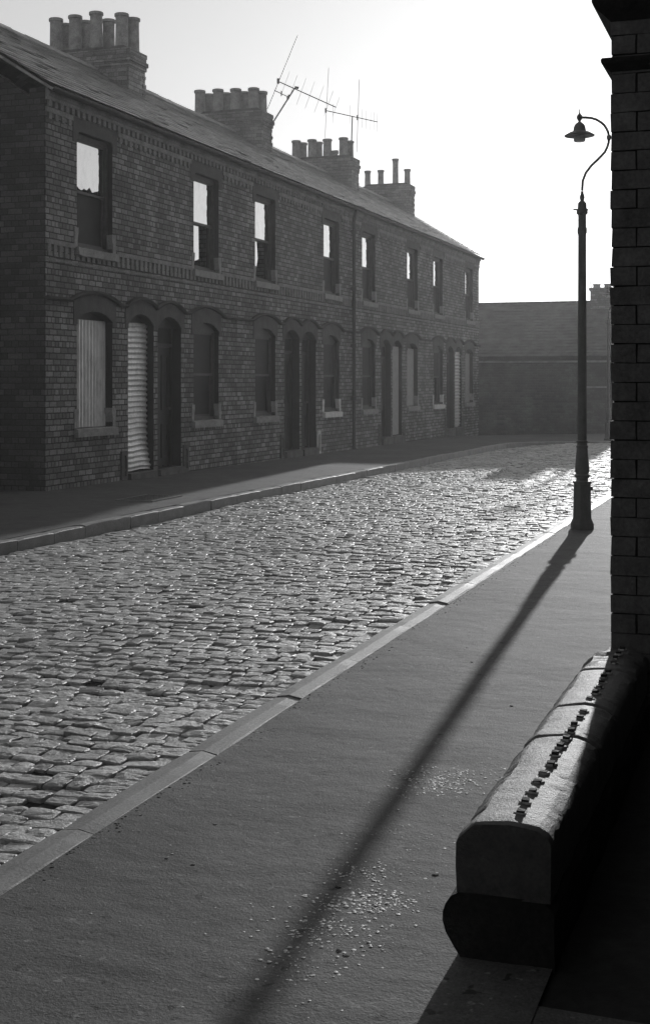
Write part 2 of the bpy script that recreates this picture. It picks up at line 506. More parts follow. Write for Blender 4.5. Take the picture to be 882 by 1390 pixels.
# ------------------------------------------------------------------ terrace
EAV=5.46; RZ=7.39; RY=2.95; DEP=5.9; WT=.24
UW=(.0,1.0)
def arc_open(cx,hw,z0,zs,zc,n=10):
    """opening loop with segmental head"""
    pts=[(cx-hw,z0),(cx+hw,z0)]
    for i in range(n+1):
        u=1-2*i/n
        pts.append((cx+hw*u, zs+(zc-zs)*(1-abs(u)**2.2)))
    return pts
def sh_open(cx,hw,z0,zt,r=.09):
    pts=[(cx-hw,z0),(cx+hw,z0)]
    for i in range(5):
        a=PI/2*i/4; pts.append((cx+hw-r+r*math.cos(a),zt-r+r*math.sin(a)))
    for i in range(5):
        a=PI/2+PI/2*i/4; pts.append((cx-hw+r+r*math.cos(a),zt-r+r*math.sin(a)))
    return pts
WC=1.36; WHW=.52; DC=W-.50; DHW=.43
def hood_z(x, spans):
    z=0
    for c,h in spans:
        u=abs(x-c)/h
        if u<1: z=max(z,.145*(1-u**2.1))
    return 2.60+z
STONE_SILL={}
def jag(x0,x1,z0,z1,bottom=0,right=0,n=9,seed=0):
    rr=random.Random(seed)
    b=[(x0+(x1-x0)*i/n, z0+(rr.random()*bottom if 0<i<n else rr.random()*bottom*.5)) for i in range(n+1)]
    r=[(x1-rr.random()*right*(1 if i%2 else .35), z0+(z1-z0)*i/n) for i in range(1,n)] if right else []
    return b+r+[(x1,z1),(x0,z1)]
def sash(house,cx,hw,z0,zt,arch,h,ground,mir,style):
    """window part with its sub-parts; y into the wall"""
    f=MB(); y=.080
    zf=zt-.0
    fw=.05
    f.quadbox(cx-hw,cx-hw+fw,y,y+.09,z0,zf).quadbox(cx+hw-fw,cx+hw,y,y+.09,z0,zf)
    f.quadbox(cx-hw+fw,cx+hw-fw,y,y+.09,zf-.07 if not arch else zf-.16,zf).quadbox(cx-hw+fw,cx+hw-fw,y,y+.09,z0,z0+.05)
    x0,x1=cx-hw+fw,cx+hw-fw; top=zf-(.16 if arch else .07); bot=z0+.05; mid=(top+bot)/2
    # upper sash outside, lower sash inside
    sw=.038
    for (a,b,yy) in ((mid-.02,top,y+.02),(bot,mid+.02,y+.058)):
        f.quadbox(x0,x0+sw,yy,yy+.032,a,b).quadbox(x1-sw,x1,yy,yy+.032,a,b)
        f.quadbox(x0+sw,x1-sw,yy,yy+.032,a,a+.04).quadbox(x0+sw,x1-sw,yy,yy+.032,b-.04,b)
    win=f.build('window',M['frame'],house)
    gx0,gx1=x0+sw-.003,x1-sw+.003
    up,lo,curt=style
    def pane(loop,yy,mat):
        p=MB(); p.slab([loop],yy,yy+.004); return p.build('pane',mat,win)
    if up=='full': pane([(gx0,mid+.015),(gx1,mid+.015),(gx1,top-.035),(gx0,top-.035)],y+.034,M['glass'])
    elif up=='jag': pane(jag(gx0,gx1,mid+.0,top-.035,.14,0,11,h),y+.034,M['glass'])
    elif up=='side': pane(jag(gx0,gx0+(gx1-gx0)*.9,mid+.0,top-.035,.0,.10,7,h+5),y+.034,M['glass'])
    elif up=='dull': pane([(gx0,mid+.015),(gx1,mid+.015),(gx1,top-.035),(gx0,top-.035)],y+.034,M['dullglass'])
    if lo=='dull': pane([(gx0,bot+.03),(gx1,bot+.03),(gx1,mid),(gx0,mid)],y+.072,M['dullglass'])
    elif lo=='shard': pane([(gx0,bot+.12),(gx0+.1,bot+.2),(gx0+.22,bot+.10),(gx0+.52*(gx1-gx0),bot+.16),(gx0+.50*(gx1-gx0),mid),(gx0,mid)],y+.072,M['glass'])
    elif lo=='shard2': pane([(gx0,bot+.03),(gx0+.28,bot+.05),(gx0+.42,bot+.4),(gx0+.36,mid),(gx0,mid)],y+.072,M['glass'])
    if curt:
        c=MB(); n=26
        for (a,b) in curt:
            bb=len(c.v)
            for i in range(n+1):
                x=gx0+(gx1-gx0)*(a+(b-a)*i/n); yy=y+.13+.018*math.sin(i*1.7)+.008*math.sin(i*.6)
                c.v+= [(x,yy,bot+.02),(x+.01*math.sin(i),yy+.01,top)]
            for i in range(n): c.f.append((bb+2*i,bb+2*i+2,bb+2*i+3,bb+2*i+1)); c.sm.append(True)
        co=c.build('curtain',M['curtain'],win)
        so=co.modifiers.new('t','SOLIDIFY'); so.thickness=.003
    return win
def sill(win,cx,hw,z0,white,rough=False):
    mat=M['whitestone'] if white else M['stone']
    m=MB(); ov=.07
    m.prism_x([(-.065,z0-.125),(-.065,z0-.018),(.0,z0-.004),(.16,z0+.004),(.16,z0-.125)],cx-hw-ov,cx+hw+ov,8,.006 if not rough else .03)
    m.build('sill',mat,win)
    for sx in (-1,1):
        b=MB(); xo=cx+sx*hw
        pr=[(xo,z0+.004),(xo+sx*.085,z0+.004),(xo+sx*.085,z0+.27),(xo-sx*.03,z0+.27),(xo-sx*.028,z0+.20),(xo-sx*.01,z0+.13),(xo-sx*.0,z0+.06)]
        b.slab([pr],-.012,.15); b.build('jamb_block',mat,win)

def corrugated(loop_x0,loop_x1,z0,z1,y,vertical,pitch=.076,amp=.011,bend=None):
    """real corrugated sheet"""
    m=MB(); 
    if vertical:      # ridges run up the sheet
        nx=int((loop_x1-loop_x0)/pitch*6); nz=5
        for j in range(nz+1):
            for i in range(nx+1):
                x=loop_x0+(loop_x1-loop_x0)*i/nx
                m.v.append((x,y+amp*math.sin(2*PI*(x-loop_x0)/pitch),z0+(z1-z0)*j/nz))
        nn=nx
    else:
        nz=int((z1-z0)/pitch*6); nx=6
        for j in range(nz+1):
            for i in range(nx+1):
                x=loop_x0+(loop_x1-loop_x0)*i/nx; z=z0+(z1-z0)*j/nz
                dy=bend(x,z) if bend else 0
                m.v.append((x,y+dy+amp*math.sin(2*PI*(z-z0)/pitch),z+.010*math.sin(x*9)*(.4+.6*(z<.9))))
        nn=nx
    rows=nz
    for j in range(rows):
        for i in range(nn):
            q=j*(nn+1)+i; m.f.append((q,q+1,q+nn+2,q+nn+1)); m.sm.append(True)
    return m

def roof_mb(x0,x1,ends=(0,0)):
    m=MB(); y0=-.15; z0=EAV+.02
    L=math.hypot(RY-y0,RZ-z0); uy,uz=(RY-y0)/L,(RZ-z0)/L; ny,nz=-uz,uy
    a=x0-(.07 if ends[0] else 0); b=x1+(.07 if ends[1] else 0)
    # deck
    m.prism_x([(y0+.03,z0-.03),(RY,RZ-.03),(2*RY-y0,z0-.03),(2*RY-y0,z0-.07),(RY,RZ-.09),(y0+.03,z0-.07)],a,b)
    rows=19; ex=L/rows; 
    for side in (0,1):
        for r in range(rows):
            lo=r*ex-.0; hi=min((r+1)*ex+.05,L)
            x=a-(.135 if r%2 else 0)
            while x<b-.01:
                xa=max(x,a); xb=min(x+.27,b)
                if xb-xa>.02 and random.random()>.006:
                    lf=random.uniform(0,.006); tl=random.uniform(-.004,.004)
                    if random.random()<.03: lf+=.012
                    bb=len(m.v); sl=random.uniform(-.006,.006)
                    for (xx,tt) in ((xa+.003,0),(xb-.003,1)):
                        for (q,h) in ((lo+sl,.022+lf+tl*tt),(hi,.004),(hi,-.004),(lo+sl,.012+lf+tl*tt)):
                            yy=y0+uy*q+ny*h; zz=z0+uz*q+nz*h
                            if side: yy=2*RY-yy
                            m.v.append((xx,yy,zz))
                    for q in ((0,1,5,4),(1,2,6,5),(2,3,7,6),(3,0,4,7),(0,3,2,1),(4,5,6,7)):
                        m.f.append(tuple(bb+i for i in q)); m.sm.append(False)
                x+=.27
    return m

houses=[]
wlabels=[
 'nearest terraced house at the left edge, corrugated sheets over its ground-floor window and door',
 'second brick terraced house from the left, dark recessed front door beside the corrugated-sheeted one',
 'third terraced house from the left, plain dark curtained window, bare dark doorway at its right',
 'brick terraced house just left of the black downpipe, with white painted ground-floor sill',
 'brick terraced house just right of the black downpipe, dull sill and dark open doorway',
 'brick terraced house with a pale sheeted window and a pale board in its doorway',
 'seventh brick terraced house, second from the far end, white sill beside its dark doorway',
 'last terraced house at the far end of the row, narrow corrugated sheet in its doorway']
def P(mb,name,mat,par): return mb.build(name,mat,par)
# (upper, lower, curtain) per upper window and per ground window
UP=[('jag','dull',None),('side','shard',None),('side','shard2',None),('side','dull',[(0,.3)]),('side','dull',None),('full','dull',None),('full','dull',None),('full','dull',None)]
GR=[None,('dull','dull',[(.15,.45)]),('dull','dull',[(0,.35)]),('dull','dull',[(.5,.62)]),('dull','dull',None),None,('dull','none',None),None]
for h in range(NH):
    mir = h%2==1
    hs=empty('terraced_house', S(h*W,0,0), ROT)
    tag(hs,wlabels[h],'house','terraced houses along the cobbled street')
    houses.append(hs)
    X=(lambda x: W-x) if mir else (lambda x:x)
    wc=X(WC); dc=X(DC)
    gz=G(h*W+1.6)
    e=.001
    # ---- walls
    m=MB()
    outer=[(e,-.42),(W-e,-.42),(W-e,EAV),(e,EAV)]
    uo=sh_open(wc,WHW,3.39,5.02); go=arc_open(wc,WHW,.83,2.36,2.50); do=arc_open(dc,DHW,.10,2.36,2.53)
    m.slab([outer,uo,go,do],0,WT)
    m.quadbox(e,W-e,DEP-WT,DEP,-.42,EAV-.05)
    if h==0 or h==NH-1:
        xa,xb=(e,.23) if h==0 else (W-.23,W-e)
        b=len(m.v); prof=[(WT,-.42),(DEP-WT,-.42),(DEP-WT,EAV-.12),(RY,RZ-.14),(WT,EAV-.12)]
        m.prism_x(prof,xa,xb)
    else:
        m.prism_x([(WT,-.42),(DEP-WT,-.42),(DEP-WT,EAV-.12),(RY,RZ-.2),(WT,EAV-.12)],W-.06,W-e)
    wall=m.build('wall',M['brick'],hs)
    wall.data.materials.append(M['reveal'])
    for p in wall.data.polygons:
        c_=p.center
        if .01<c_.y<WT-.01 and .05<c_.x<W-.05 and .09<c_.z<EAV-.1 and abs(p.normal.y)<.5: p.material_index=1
    if h==0:   # outer gable face gets a darker brick than the front
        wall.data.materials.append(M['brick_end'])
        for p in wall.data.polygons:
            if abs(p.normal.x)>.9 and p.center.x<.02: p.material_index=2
    fl=MB(); fl.quadbox(.24 if h==0 else .02,W-(.24 if h==7 else .07),WT+.01,DEP-WT-.01,2.72,2.86).build('floor',M['inside'],hs)
    # ---- trims
    c=MB()
    c.prism_x([(0,5.30),(-.045,5.30),(-.045,5.345),(-.07,5.36),(-.07,5.455),(0,5.455)],e,W-e)
    n=22
    for i in range(n):
        x=W*(i+.5)/n; c.quadbox(x-.038,x+.038,-.04,0,5.215,5.297)
    # interrupted lower row of dentils, between the lintels
    segs=[(e,wc-WHW-.14),(wc+WHW+.14,W-e)]
    for a,b in segs:
        if b-a<.05: continue
        c.quadbox(a,b,-.03,0,5.135,5.205)
        k=max(1,int((b-a)/.15))
        for i in range(k):
            x=a+(b-a)*(i+.5)/k; c.quadbox(x-.037,x+.037,-.028,0,5.05,5.132)
    c.build('cornice',M['trim'],hs)
    c=MB()
    for a,b in ((e,wc-WHW-.09),(wc+WHW+.09,W-e)):
        c.quadbox(a,b,-.032,0,3.355,3.42)
    c.quadbox(e,W-e,-.012,0,3.13,3.165)
    for i in range(n):
        x=W*(i+.5)/n; c.quadbox(x-.038,x+.038,-.026,0,3.20,3.262 if abs(x-wc)<WHW+.12 else 3.352)
    c.build('string_course',M['trim'],hs)
    spans=[(wc,.74),(dc,.53)]
    xs=[e+(W-2*e)*i/90 for i in range(91)]
    P(MB().sweep_xz([(x,hood_z(x,spans)) for x in xs],-.075,0,.052),'hood_mould',M['hood'],hs)
    # arched dressings over the openings
    for (cx,hw,zc) in ((wc,WHW,2.50),(dc,DHW,2.53)):
        a=MB(); n2=14; top=[]; bot=[]
        for i in range(n2+1):
            u=-1+2*i/n2
            bot.append((cx+hw*u,2.36+(zc-2.36)*(1-abs(u)**2.2)+.002))
        for i in range(n2+1):
            u=-1+2*i/n2; x=cx+(hw+.10)*u
            top.append((x,hood_z(x,spans)-.004))
        loop=[(cx-hw-.10,2.30)]+[(cx-hw,2.30)]+bot+[(cx+hw,2.30),(cx+hw+.10,2.30)]+top[::-1]
        a.slab([loop],-.012,0); a.build('arch_dressing',M['render'],hs)
    # upstairs lintel
    r=.09; loop=[(wc-WHW-.12,4.86),(wc-WHW-.003,4.86)]
    op=sh_open(wc,WHW+.003,4.86,5.022)
    loop+= op[2:][::-1]
    loop+= [(wc+WHW+.003,4.86),(wc+WHW+.12,4.86),(wc+WHW+.12,5.205),(wc-WHW-.12,5.205)]
    # ---- windows
    wn=sash(hs,wc,WHW,3.39,5.02,False,h,False,mir,UP[h])
    sill(wn,wc,WHW,3.39,False,rough=(h==0))
    P(MB().slab([loop],-.014,0),'lintel',M['render'],wn)
    if GR[h]:
        wn=sash(hs,wc,WHW,.83,2.50,True,h,True,mir,GR[h])
    else:
        f=MB(); y=.155
        f.quadbox(wc-WHW,wc-WHW+.06,y,y+.09,.83,2.49).quadbox(wc+WHW-.06,wc+WHW,y,y+.09,.83,2.49).quadbox(wc-WHW+.06,wc+WHW-.06,y,y+.09,2.33,2.5)
        wn=f.build('window',M['frame'],hs)
        if h==0: cm=corrugated(wc-WHW+.004,wc+WHW-.004,.835,2.38,.125,True,.095,.016); cm.build('corrugated_sheet',M['corr'],wn)
        else:
            cm=MB(); cm.quadbox(wc-WHW+.004,wc+WHW-.004,.11,.125,.84,2.36)
            cm.build('boarding',M['board'],wn)
    sill(wn,wc,WHW,.83,h in (3,6))
    # ---- doors
    d=MB(); y=.15; x0,x1=dc-DHW,dc+DHW
    d.quadbox(x0,x0+.06,y,y+.08,.10,2.5).quadbox(x1-.06,x1,y,y+.08,.10,2.5).quadbox(x0+.06,x1-.06,y,y+.08,2.05,2.11).quadbox(x0+.06,x1-.06,y,y+.08,2.36,2.52)
    d.quadbox(x0+.06,x1-.06,y+.04,y+.07,.12,2.05)
    pw=(x1-x0-.12)/2
    for i in range(2):
        for (a,b) in ((.24,.80),(1.02,1.92)):
            xa=x0+.06+i*pw+.07; xb=xa+pw-.13
            d.quadbox(xa,xb,y+.025,y+.04,a,a+.03).quadbox(xa,xb,y+.025,y+.04,b-.03,b).quadbox(xa,xa+.03,y+.025,y+.04,a+.03,b-.03).quadbox(xb-.03,xb,y+.025,y+.04,a+.03,b-.03)
    dr=d.build('door',M['door'],hs)
    MB().slab([[(x0+.06,2.11),(x1-.06,2.11),(x1-.06,2.36),(x0+.06,2.36)]],y+.03,y+.034).build('fanlight',M['dullglass'],dr)
    kx=dc+(.27 if mir else -.27)
    MB().tube([(kx,y+.04,1.05),(kx,y-.005,1.05),(kx,y-.02,1.05),(kx,y-.03,1.05)],[.012,.012,.028,.018],10).build('handle',M['iron'],dr)
    MB().prism_x([(-.07,-.05+gz),(-.07,.085),(.0,.095),(.23,.10),(.23,-.05+gz)],x0-.02,x1+.02,6,.004).build('doorstep',M['step'],hs)
    if h==0:
        cm=corrugated(x0+.004,x1-.004,.72,2.40,.12,False,.083,.013); lo=corrugated(x0+.012,x1-.004,.12,.735,.098,False,.083,.013,lambda x,z:.02*math.sin(z*7+x*3)-.05*max(0,(.3-z))*max(0,x-dc+.1)*6)
        b=len(cm.v); cm.v+=lo.v; cm.f+=[tuple(i+b for i in q) for q in lo.f]; cm.sm+=lo.sm
        cm.build('corrugated_sheet',M['corr'],dr)
    if h==7: corrugated(x0+.004,x1-.004,.12,2.38,.06,False,.10,.014).build('corrugated_sheet',M['corr'],dr)
    if h==5: MB().quadbox(x0+.004,x1-.004,.09,.105,.12,2.38).build('boarding',M['board'],dr)
    # ---- boot scraper niche at the outer side of the door
    bx=dc-(DHW+.15)*(1 if not mir else -1)
    b=MB(); hw2=.095
    fr=[(bx-hw2,.02+gz),(bx+hw2,.02+gz),(bx+hw2,.44),(bx-hw2,.44)]
    hole=[(bx-.055,.075+gz),(bx+.055,.075+gz)]+[(bx+.055*math.cos(a),.32+.06*math.sin(a)) for a in [PI*i/6 for i in range(7)]]
    b.slab([fr,hole],-.03,.0)
    bs=b.build('boot_scraper',M['whitestone'] if h==3 else M['step'],hs)
    MB().quadbox(bx-.056,bx+.056,-.006,-.002,.07+gz,.385).quadbox(bx-.055,bx+.055,-.022,-.014,.15,.17).build('scraper_bar',M['iron'],bs)
    # ---- roof, ridge, gutter
    roof_mb(0,W,(h==0,h==NH-1)).build('roof',M['slate'],hs)
    a=-.07 if h==0 else 0; b_=W+.07 if h==NH-1 else W
    rd=MB(); x=a
    while x<b_-.05:
        xb=min(x+.45,b_); j=random.uniform(-.006,.006)
        rd.prism_x([(RY-.15,RZ-.045+j),(RY-.02,RZ+.065+j),(RY+.02,RZ+.065+j),(RY+.15,RZ-.045+j),(RY+.15,RZ-.065+j),(RY,RZ+.03+j),(RY-.15,RZ-.065+j)],x+.002,xb-.002)
        x=xb
    rd.build('ridge_tiles',M['pot'],hs)
    gt=MB(); gp=[]
    for i in range(9):
        an=PI+PI*i/8; gp.append((-.13+.055*math.cos(an),EAV-.01+.06*math.sin(an)))
    gp+= [(-.075-.008,EAV-.01)]+[(-.13+.047*math.cos(PI+PI*i/8),EAV-.01+.05*math.sin(PI+PI*i/8)) for i in range(8,-1,-1)]
    gt.prism_x(gp,a,b_).build('gutter',M['gutter'],hs)
# downpipe on the party line, belongs to the fourth house
m=MB(); xx=W-.03
m.tube([(xx,-.13,EAV-.05),(xx,-.12,EAV-.16),(xx,-.085,EAV-.32),(xx,-.085,-.02)],.042,12)
for z in (4.9,3.6,2.3,1.1): m.lathe([(.042,z-.05),(.056,z-.045),(.056,z+.045),(.042,z+.05)],12,xx,-.085); m.quadbox(xx-.09,xx+.09,-.05,-.035,z-.03,z+.03)
m.tube([(xx,-.085,-.02),(xx,-.11,-.07),(xx,-.17,-.1)],.045,12)
m.build('downpipe',M['gutter'],houses[3])

# chimney stacks
def solve_t(px,s):      # street offset t at which a point of course s shows at px
    k=(px-CX)/F
    return (k*(P0.y+s*CT)-(P0.x+s*ST))/(CT+k*ST)
stacks=[ (2,6.56,7.22,-3.80,-2.18,7.76,[(76.6,25.4),(102.6,21.6),(131,16.7),(165.6,18.7)],[(90,33),(117,29),(148,27),(181,25)]),
         (4,13.16,13.82,-3.78,-2.18,7.86,[(271.4,123),(296,121.5),(320,120.8),(344.4,119.7)],[(284,128),(307,126.5),(332,125),(355.5,124.5)]),
         (6,19.90,20.56,-3.78,-2.18,7.84,[(402,191),(423.5,189.6),(444.3,189),(466,187)],[(411,194),(432,193),(453,203),(474,191.5)]),
         (7,26.10,26.683,-3.78,-2.22,7.93,[(498.8,232),(516.6,231),(536.5,215.7),(552.6,229.7)],[]) ]
for (hi,s0,s1,t0,t1,zt,front,rear) in stacks:
    ox=hi*W; m=MB()
    a,b=s0-ox,s1-ox; ya,yb=-t1,-t0
    m.quadbox(a,b,ya,yb,5.9,zt-.35)
    for k,(o,zz0,zz1) in enumerate(((.025,zt-.35,zt-.27),(.05,zt-.27,zt-.19),(.02,zt-.19,zt-.11),(.03,zt-.11,zt-.03))):
        m.quadbox(a-o,b+o-(o+.0 if hi==7 else 0),ya-o,yb+o,zz0,zz1)
    # toothed, weathered quoins at the street end
    z=6.6; i=0
    while z<zt-.4:
        if i%2==0: m.quadbox(b-.10,b+random.uniform(.006,.018) if hi!=7 else b+.004,ya-random.uniform(.008,.022),ya+.10,z,z+.07,.003)
        z+=.082; i+=1
    st=m.build('chimney_stack',M['brick_stack'],houses[hi])
    fl=MB(); fl.prism_x([(ya-.0,zt-.03),(ya+.12,zt+.035),(yb-.12,zt+.035),(yb,zt-.03)],a+.01,b-.01,4,.012); fl.build('flaunching',M['cement'],st)
    def pot(px,py,s,kind):
        t=solve_t(px,s); p=S(s,t); ztop=CAMH+(HOR-py)/F*p.y
        r=.124; z0=zt-.01
        hgt=ztop-z0
        broken=(kind=='rear' and py==203)
        pr=[(r*1.05,z0),(r*1.0,z0+.05),(r*.93,z0+hgt*.75),(r*.95,ztop-.07),(r*1.12,ztop-.055),(r*1.12,ztop-.01),(r*1.02,ztop),(r*.82,ztop),(r*.80,ztop-.15)]
        if hi==7: pr=[(q*.80*(1 if zz<ztop-.08 else 1.05),zz) for q,zz in pr]
        mm=MB(); mm.lathe(pr,20,s-ox,-t)
        if broken:
            for q in range(len(mm.v)):
                x,y,z=mm.v[q]
                if z>z0+.1: mm.v[q]=(x,y,z-max(0,(.10-(x-(s-ox)))*.9)*.8)
        mm.build('chimney_pot',M['pot'],st)
    for (px,py) in front: pot(px,py,s0+.17 if rear else (s0+s1)/2,'front')
    for (px,py) in rear: pot(px,py,s1-.16,'rear')

# ------------------------------------------------------------------ television aerials
def pw(px,py,Y): return Vector(((px-CX)/F*Y,Y,CAMH+(HOR-py)/F*Y))
def aerial(base,label,mast,boom,els,extra,r=.013):
    e=empty('tv_aerial',base); tag(e,label,'aerial','television aerials on the chimneys')
    loc=lambda p:Vector(p)-Vector(base)
    MB().tube([loc(p) for p in mast],r*1.35,8).build('mast',M['alu'],e)
    MB().tube([loc(p) for p in boom],r,8).build('boom',M['alu'],e)
    for a,b,rr in els: MB().tube([loc(a),loc(b)],rr,6).build('element',M['alu'],e)
    for a,b,rr in extra: MB().tube([loc(a),loc(b)],rr,8).build('bracket',M['alu'],e)
Ya=S(13.84,-2.25).y
b0=pw(367.5,171,Ya)
aerial(b0,'tilted aerial leaning from the second chimney, long rod crossing a slanting boom',
  [b0,pw(400,119.5,Ya)],[pw(377.5,110.4,Ya),pw(456,145.7,Ya+.5)],
  [(pw(404,48,Ya),pw(363,148,Ya),.009)]+[(pw(x+h*.36,y-h,Ya+i*.08),pw(x-h*.36,y+h,Ya+i*.08),.0042) for i,(x,y,h) in enumerate([(387,114,17),(397.5,119,17),(409,124,18),(420.5,129,18),(433,134.5,18),(446,140.5,17),(456,145,13)])],
  [(pw(372.4,122.6,Ya),pw(392,132,Ya),.010),(pw(382,123.5,Ya),pw(382,130,Ya),.014),(pw(377.5,106.5,Ya),pw(377.5,113.5,Ya),.03),(pw(400,118.5,Ya),pw(406,119.5,Ya),.03),(pw(390,134,Ya),pw(393,129,Ya),.03)])
Yb=S(20.3,-2.3).y
b0=pw(476.5,212,Yb)
aerial(b0,'upright aerial on the third chimney, level boom with tall vertical rods',
  [b0,pw(478,158,Yb)],[pw(442,150,Yb-.4),pw(512,165.5,Yb+.4)],
  [(pw(446,92,Yb-.38),pw(441,187,Yb-.38),.007),(pw(487.5,108,Yb+.1),pw(484,207,Yb+.1),.008)]+[(pw(x,y-13,Yb+.2),pw(x-.5,y+13,Yb+.2),.0042) for x,y in ((452,154),(475,156),(491.5,161),(497,162.5),(503,164),(507.5,165),(512,166))],
  [(pw(442,147,Yb-.4),pw(442,153,Yb-.4),.025),(pw(485,156,Yb+.05),pw(485,163,Yb+.05),.022)])

# ------------------------------------------------------------------ far end: yard wall and low slated building
FS=NH*W+.05
e=empty('yard_wall',S(FS,0,0),ROT)
tag(e,'blank brick yard wall closing the far end of the street','wall')
m=MB(); m.quadbox(0,.23,-4.25,.25,-.5,2.08); m.build('wall',M['brick_far'],e)
m=MB()
m.prism_x([(-4.28,2.083),(.25,2.083),(.25,2.14),(-4.28,2.14)],-.03,.26); m.build('coping',M['stone'],e)
m=MB(); m.quadbox(-.035,0,-4.1,-3.35,1.28,1.33); m.build('ledge',M['stone'],e)
e=empty('low_building',S(FS+1.6,0,0),ROT)
tag(e,'long low slate-roofed building behind the far yard wall','building')
m=MB(); 
prof=[(0,-.5),(6.4,-.5),(6.4,2.35),(3.2,4.20),(0,2.35)]     # x,z profile swept along y
b=len(m.v)
yA,yB=3.0,-4.1
for yy in (yA,yB):
    for (x,z) in prof: m.v.append((x,yy,z))
m.f+= [(0,1,2,3,4),(9,8,7,6,5)]+[(i,(i+1)%5,5+(i+1)%5,5+i) for i in range(5)]; m.sm+=[False]*7
m.build('wall',M['brick_far'],e)
m=MB(); rows=18
for r in range(rows):
    for side in (0,1):
        y=yB-.1
        while y<yA+.1:
            u0,u1=r/rows,(r+1)/rows+.02
            xa,xb=-.2+3.4*u0,-.2+3.4*u1; za,zb=2.29+1.97*u0,2.29+1.97*u1
            if side: xa,xb=6.4-xa,6.4-xb
            y2=min(y+.3,yA+.1); l=random.uniform(0,.01); bb=len(m.v)
            m.v+=[(xa,y+.003,za+.022+l),(xa,y2-.003,za+.022+l),(xb,y2-.003,zb+.004),(xb,y+.003,zb+.004),(xa,y+.003,za+.008),(xa,y2-.003,za+.008)]
            m.f+=[(bb,bb+1,bb+2,bb+3),(bb,bb+4,bb+5,bb+1)]; m.sm+=[False]*2
            y=y2
m.build('roof',M['old_slate'],e)
m=MB(); yy=-3.3; m.quadbox(2.7,3.5,yy-.36,yy+.36,3.3,4.62); m.quadbox(2.66,3.54,yy-.40,yy+.40,4.62,4.72); st=m.build('chimney_stack',M['brick_stack'],e)
for k in (-1,1): MB().lathe([(.13,4.71),(.12,4.82),(.14,4.84),(.14,4.87),(.1,4.87),(.1,4.8)],16,3.1,yy+k*.19).build('chimney_pot',M['pot'],st)
MB().tube([(3.1,yy+.34,4.4),(3.1,yy+.40,4.95)],.012,6).tube([(3.1,yy+.45,4.97),(3.1,yy+.0,4.90)],.010,6).tube([(3.1,yy+.50,5.04),(3.1,yy+.40,4.86)],.006,6).build('aerial',M['alu'],e)

# ------------------------------------------------------------------ street lamp
LZ=lambda y: CAMH+(HOR-y)/133.7
def make_lamp(loc,rz,label):
    e=empty('street_lamp',loc,rz); tag(e,label,'street lamp','cast iron street lamps')
    m=MB(); sq=math.sqrt(2)
    # octagonal-looking pedestal
    m.lathe([(.118,-.02),(.118,.055),(.104,.085),(.094,.11),(.092,.16),(.086,.44),(.086,.455),(.098,.465),(.092,.487)],8,smooth=False,rot=PI/8)
    m.quadbox(.075,.105,-.02,.02,.39,.43)
    m.build('pedestal',M['iron'],e)
    m=MB()
    m.lathe([(.066,.485),(.058,.50),(.060,.515),(.080,.53),(.080,.545),(.062,.56),(.074,.585),(.073,.60),(.055,.82),(.060,.826),(.060,.84),(.052,.85),(.050,.87),(.060,.878),(.060,.89),(.048,.90),(.047,1.0),(.040,2.98),(.048,3.0),(.048,3.04),(.040,3.06),(.040,3.18),(.056,3.195),(.056,3.225),(.044,3.25),(.042,3.30),(.030,3.315),(.018,3.325),(.026,3.36),(.014,3.40),(.014,3.42)],24)
    m.tube([(-.09,0,3.235),(.06,0,3.235)],.008,8)
    m.build('column',M['iron'],e)
    pts=[(791.5,262),(792.3,249),(796.4,238),(804,228),(811,221.5),(817,215.5),(822,210),(825.3,203.5),(827.3,197),(827.8,190),(827,184),(825,179),(821.5,173.5),(817,169.5),(811,165.8),(804,163.7),(796,163),(788,163)]
    P3=[((x-791.5)/133.7,0,LZ(y)+.02) for x,y in pts]
    m=MB(); m.tube(P3,.0125,12)
    q=P3[9]; m.lathe([(.013,q[2]-.03),(.024,q[2]-.01),(.024,q[2]+.01),(.013,q[2]+.03)],12,q[0],0)
    m.build('swan_neck',M['iron'],e)
    hx=(788-791.5)/133.7
    z=LZ(163)+.02
    m=MB()
    m.lathe([(.004,z+.085),(.006,z+.05),(.012,z+.035),(.026,z+.02),(.030,z),(.024,z-.02),(.012,z-.035),(.014,z-.045),(.030,z-.055),(.050,z-.075),(.060,z-.105),(.063,z-.13),(.066,z-.14),(.10,z-.150),(.125,z-.165),(.152,z-.180),(.150,z-.188),(.11,z-.190),(.06,z-.192)],28,hx,0)
    hd=m.build('lamp_head',M['iron'],e)
    m=MB(); m.lathe([(.052,z-.185),(.058,z-.21),(.060,z-.232),(.050,z-.245),(.02,z-.25)],20,hx,0); m.build('lamp_glass',M['lampglass'],hd)
    return e
lx,ly=ground_pt(789.5,718)
lamp=make_lamp((lx,ly,0),0,'tall cast iron lamp with swan neck standing on the near kerb beside the corner building')
l2=copy_tree(lamp)
xs,ys=7.70,36.2
l2.location=(xs,ys,G(20.6)-.02); l2.rotation_euler=(0,0,R(-25))
l2['label']='small distant lamp at the far corner just showing past the corner building edge'

# ------------------------------------------------------------------ corner building on the right
CS,CTT=-9.86,8.74
cb=empty('corner_building',S(CS,CTT,0),ROT)
tag(cb,'tall dark brick corner building filling the right edge, shadowed end wall towards the viewer','building')
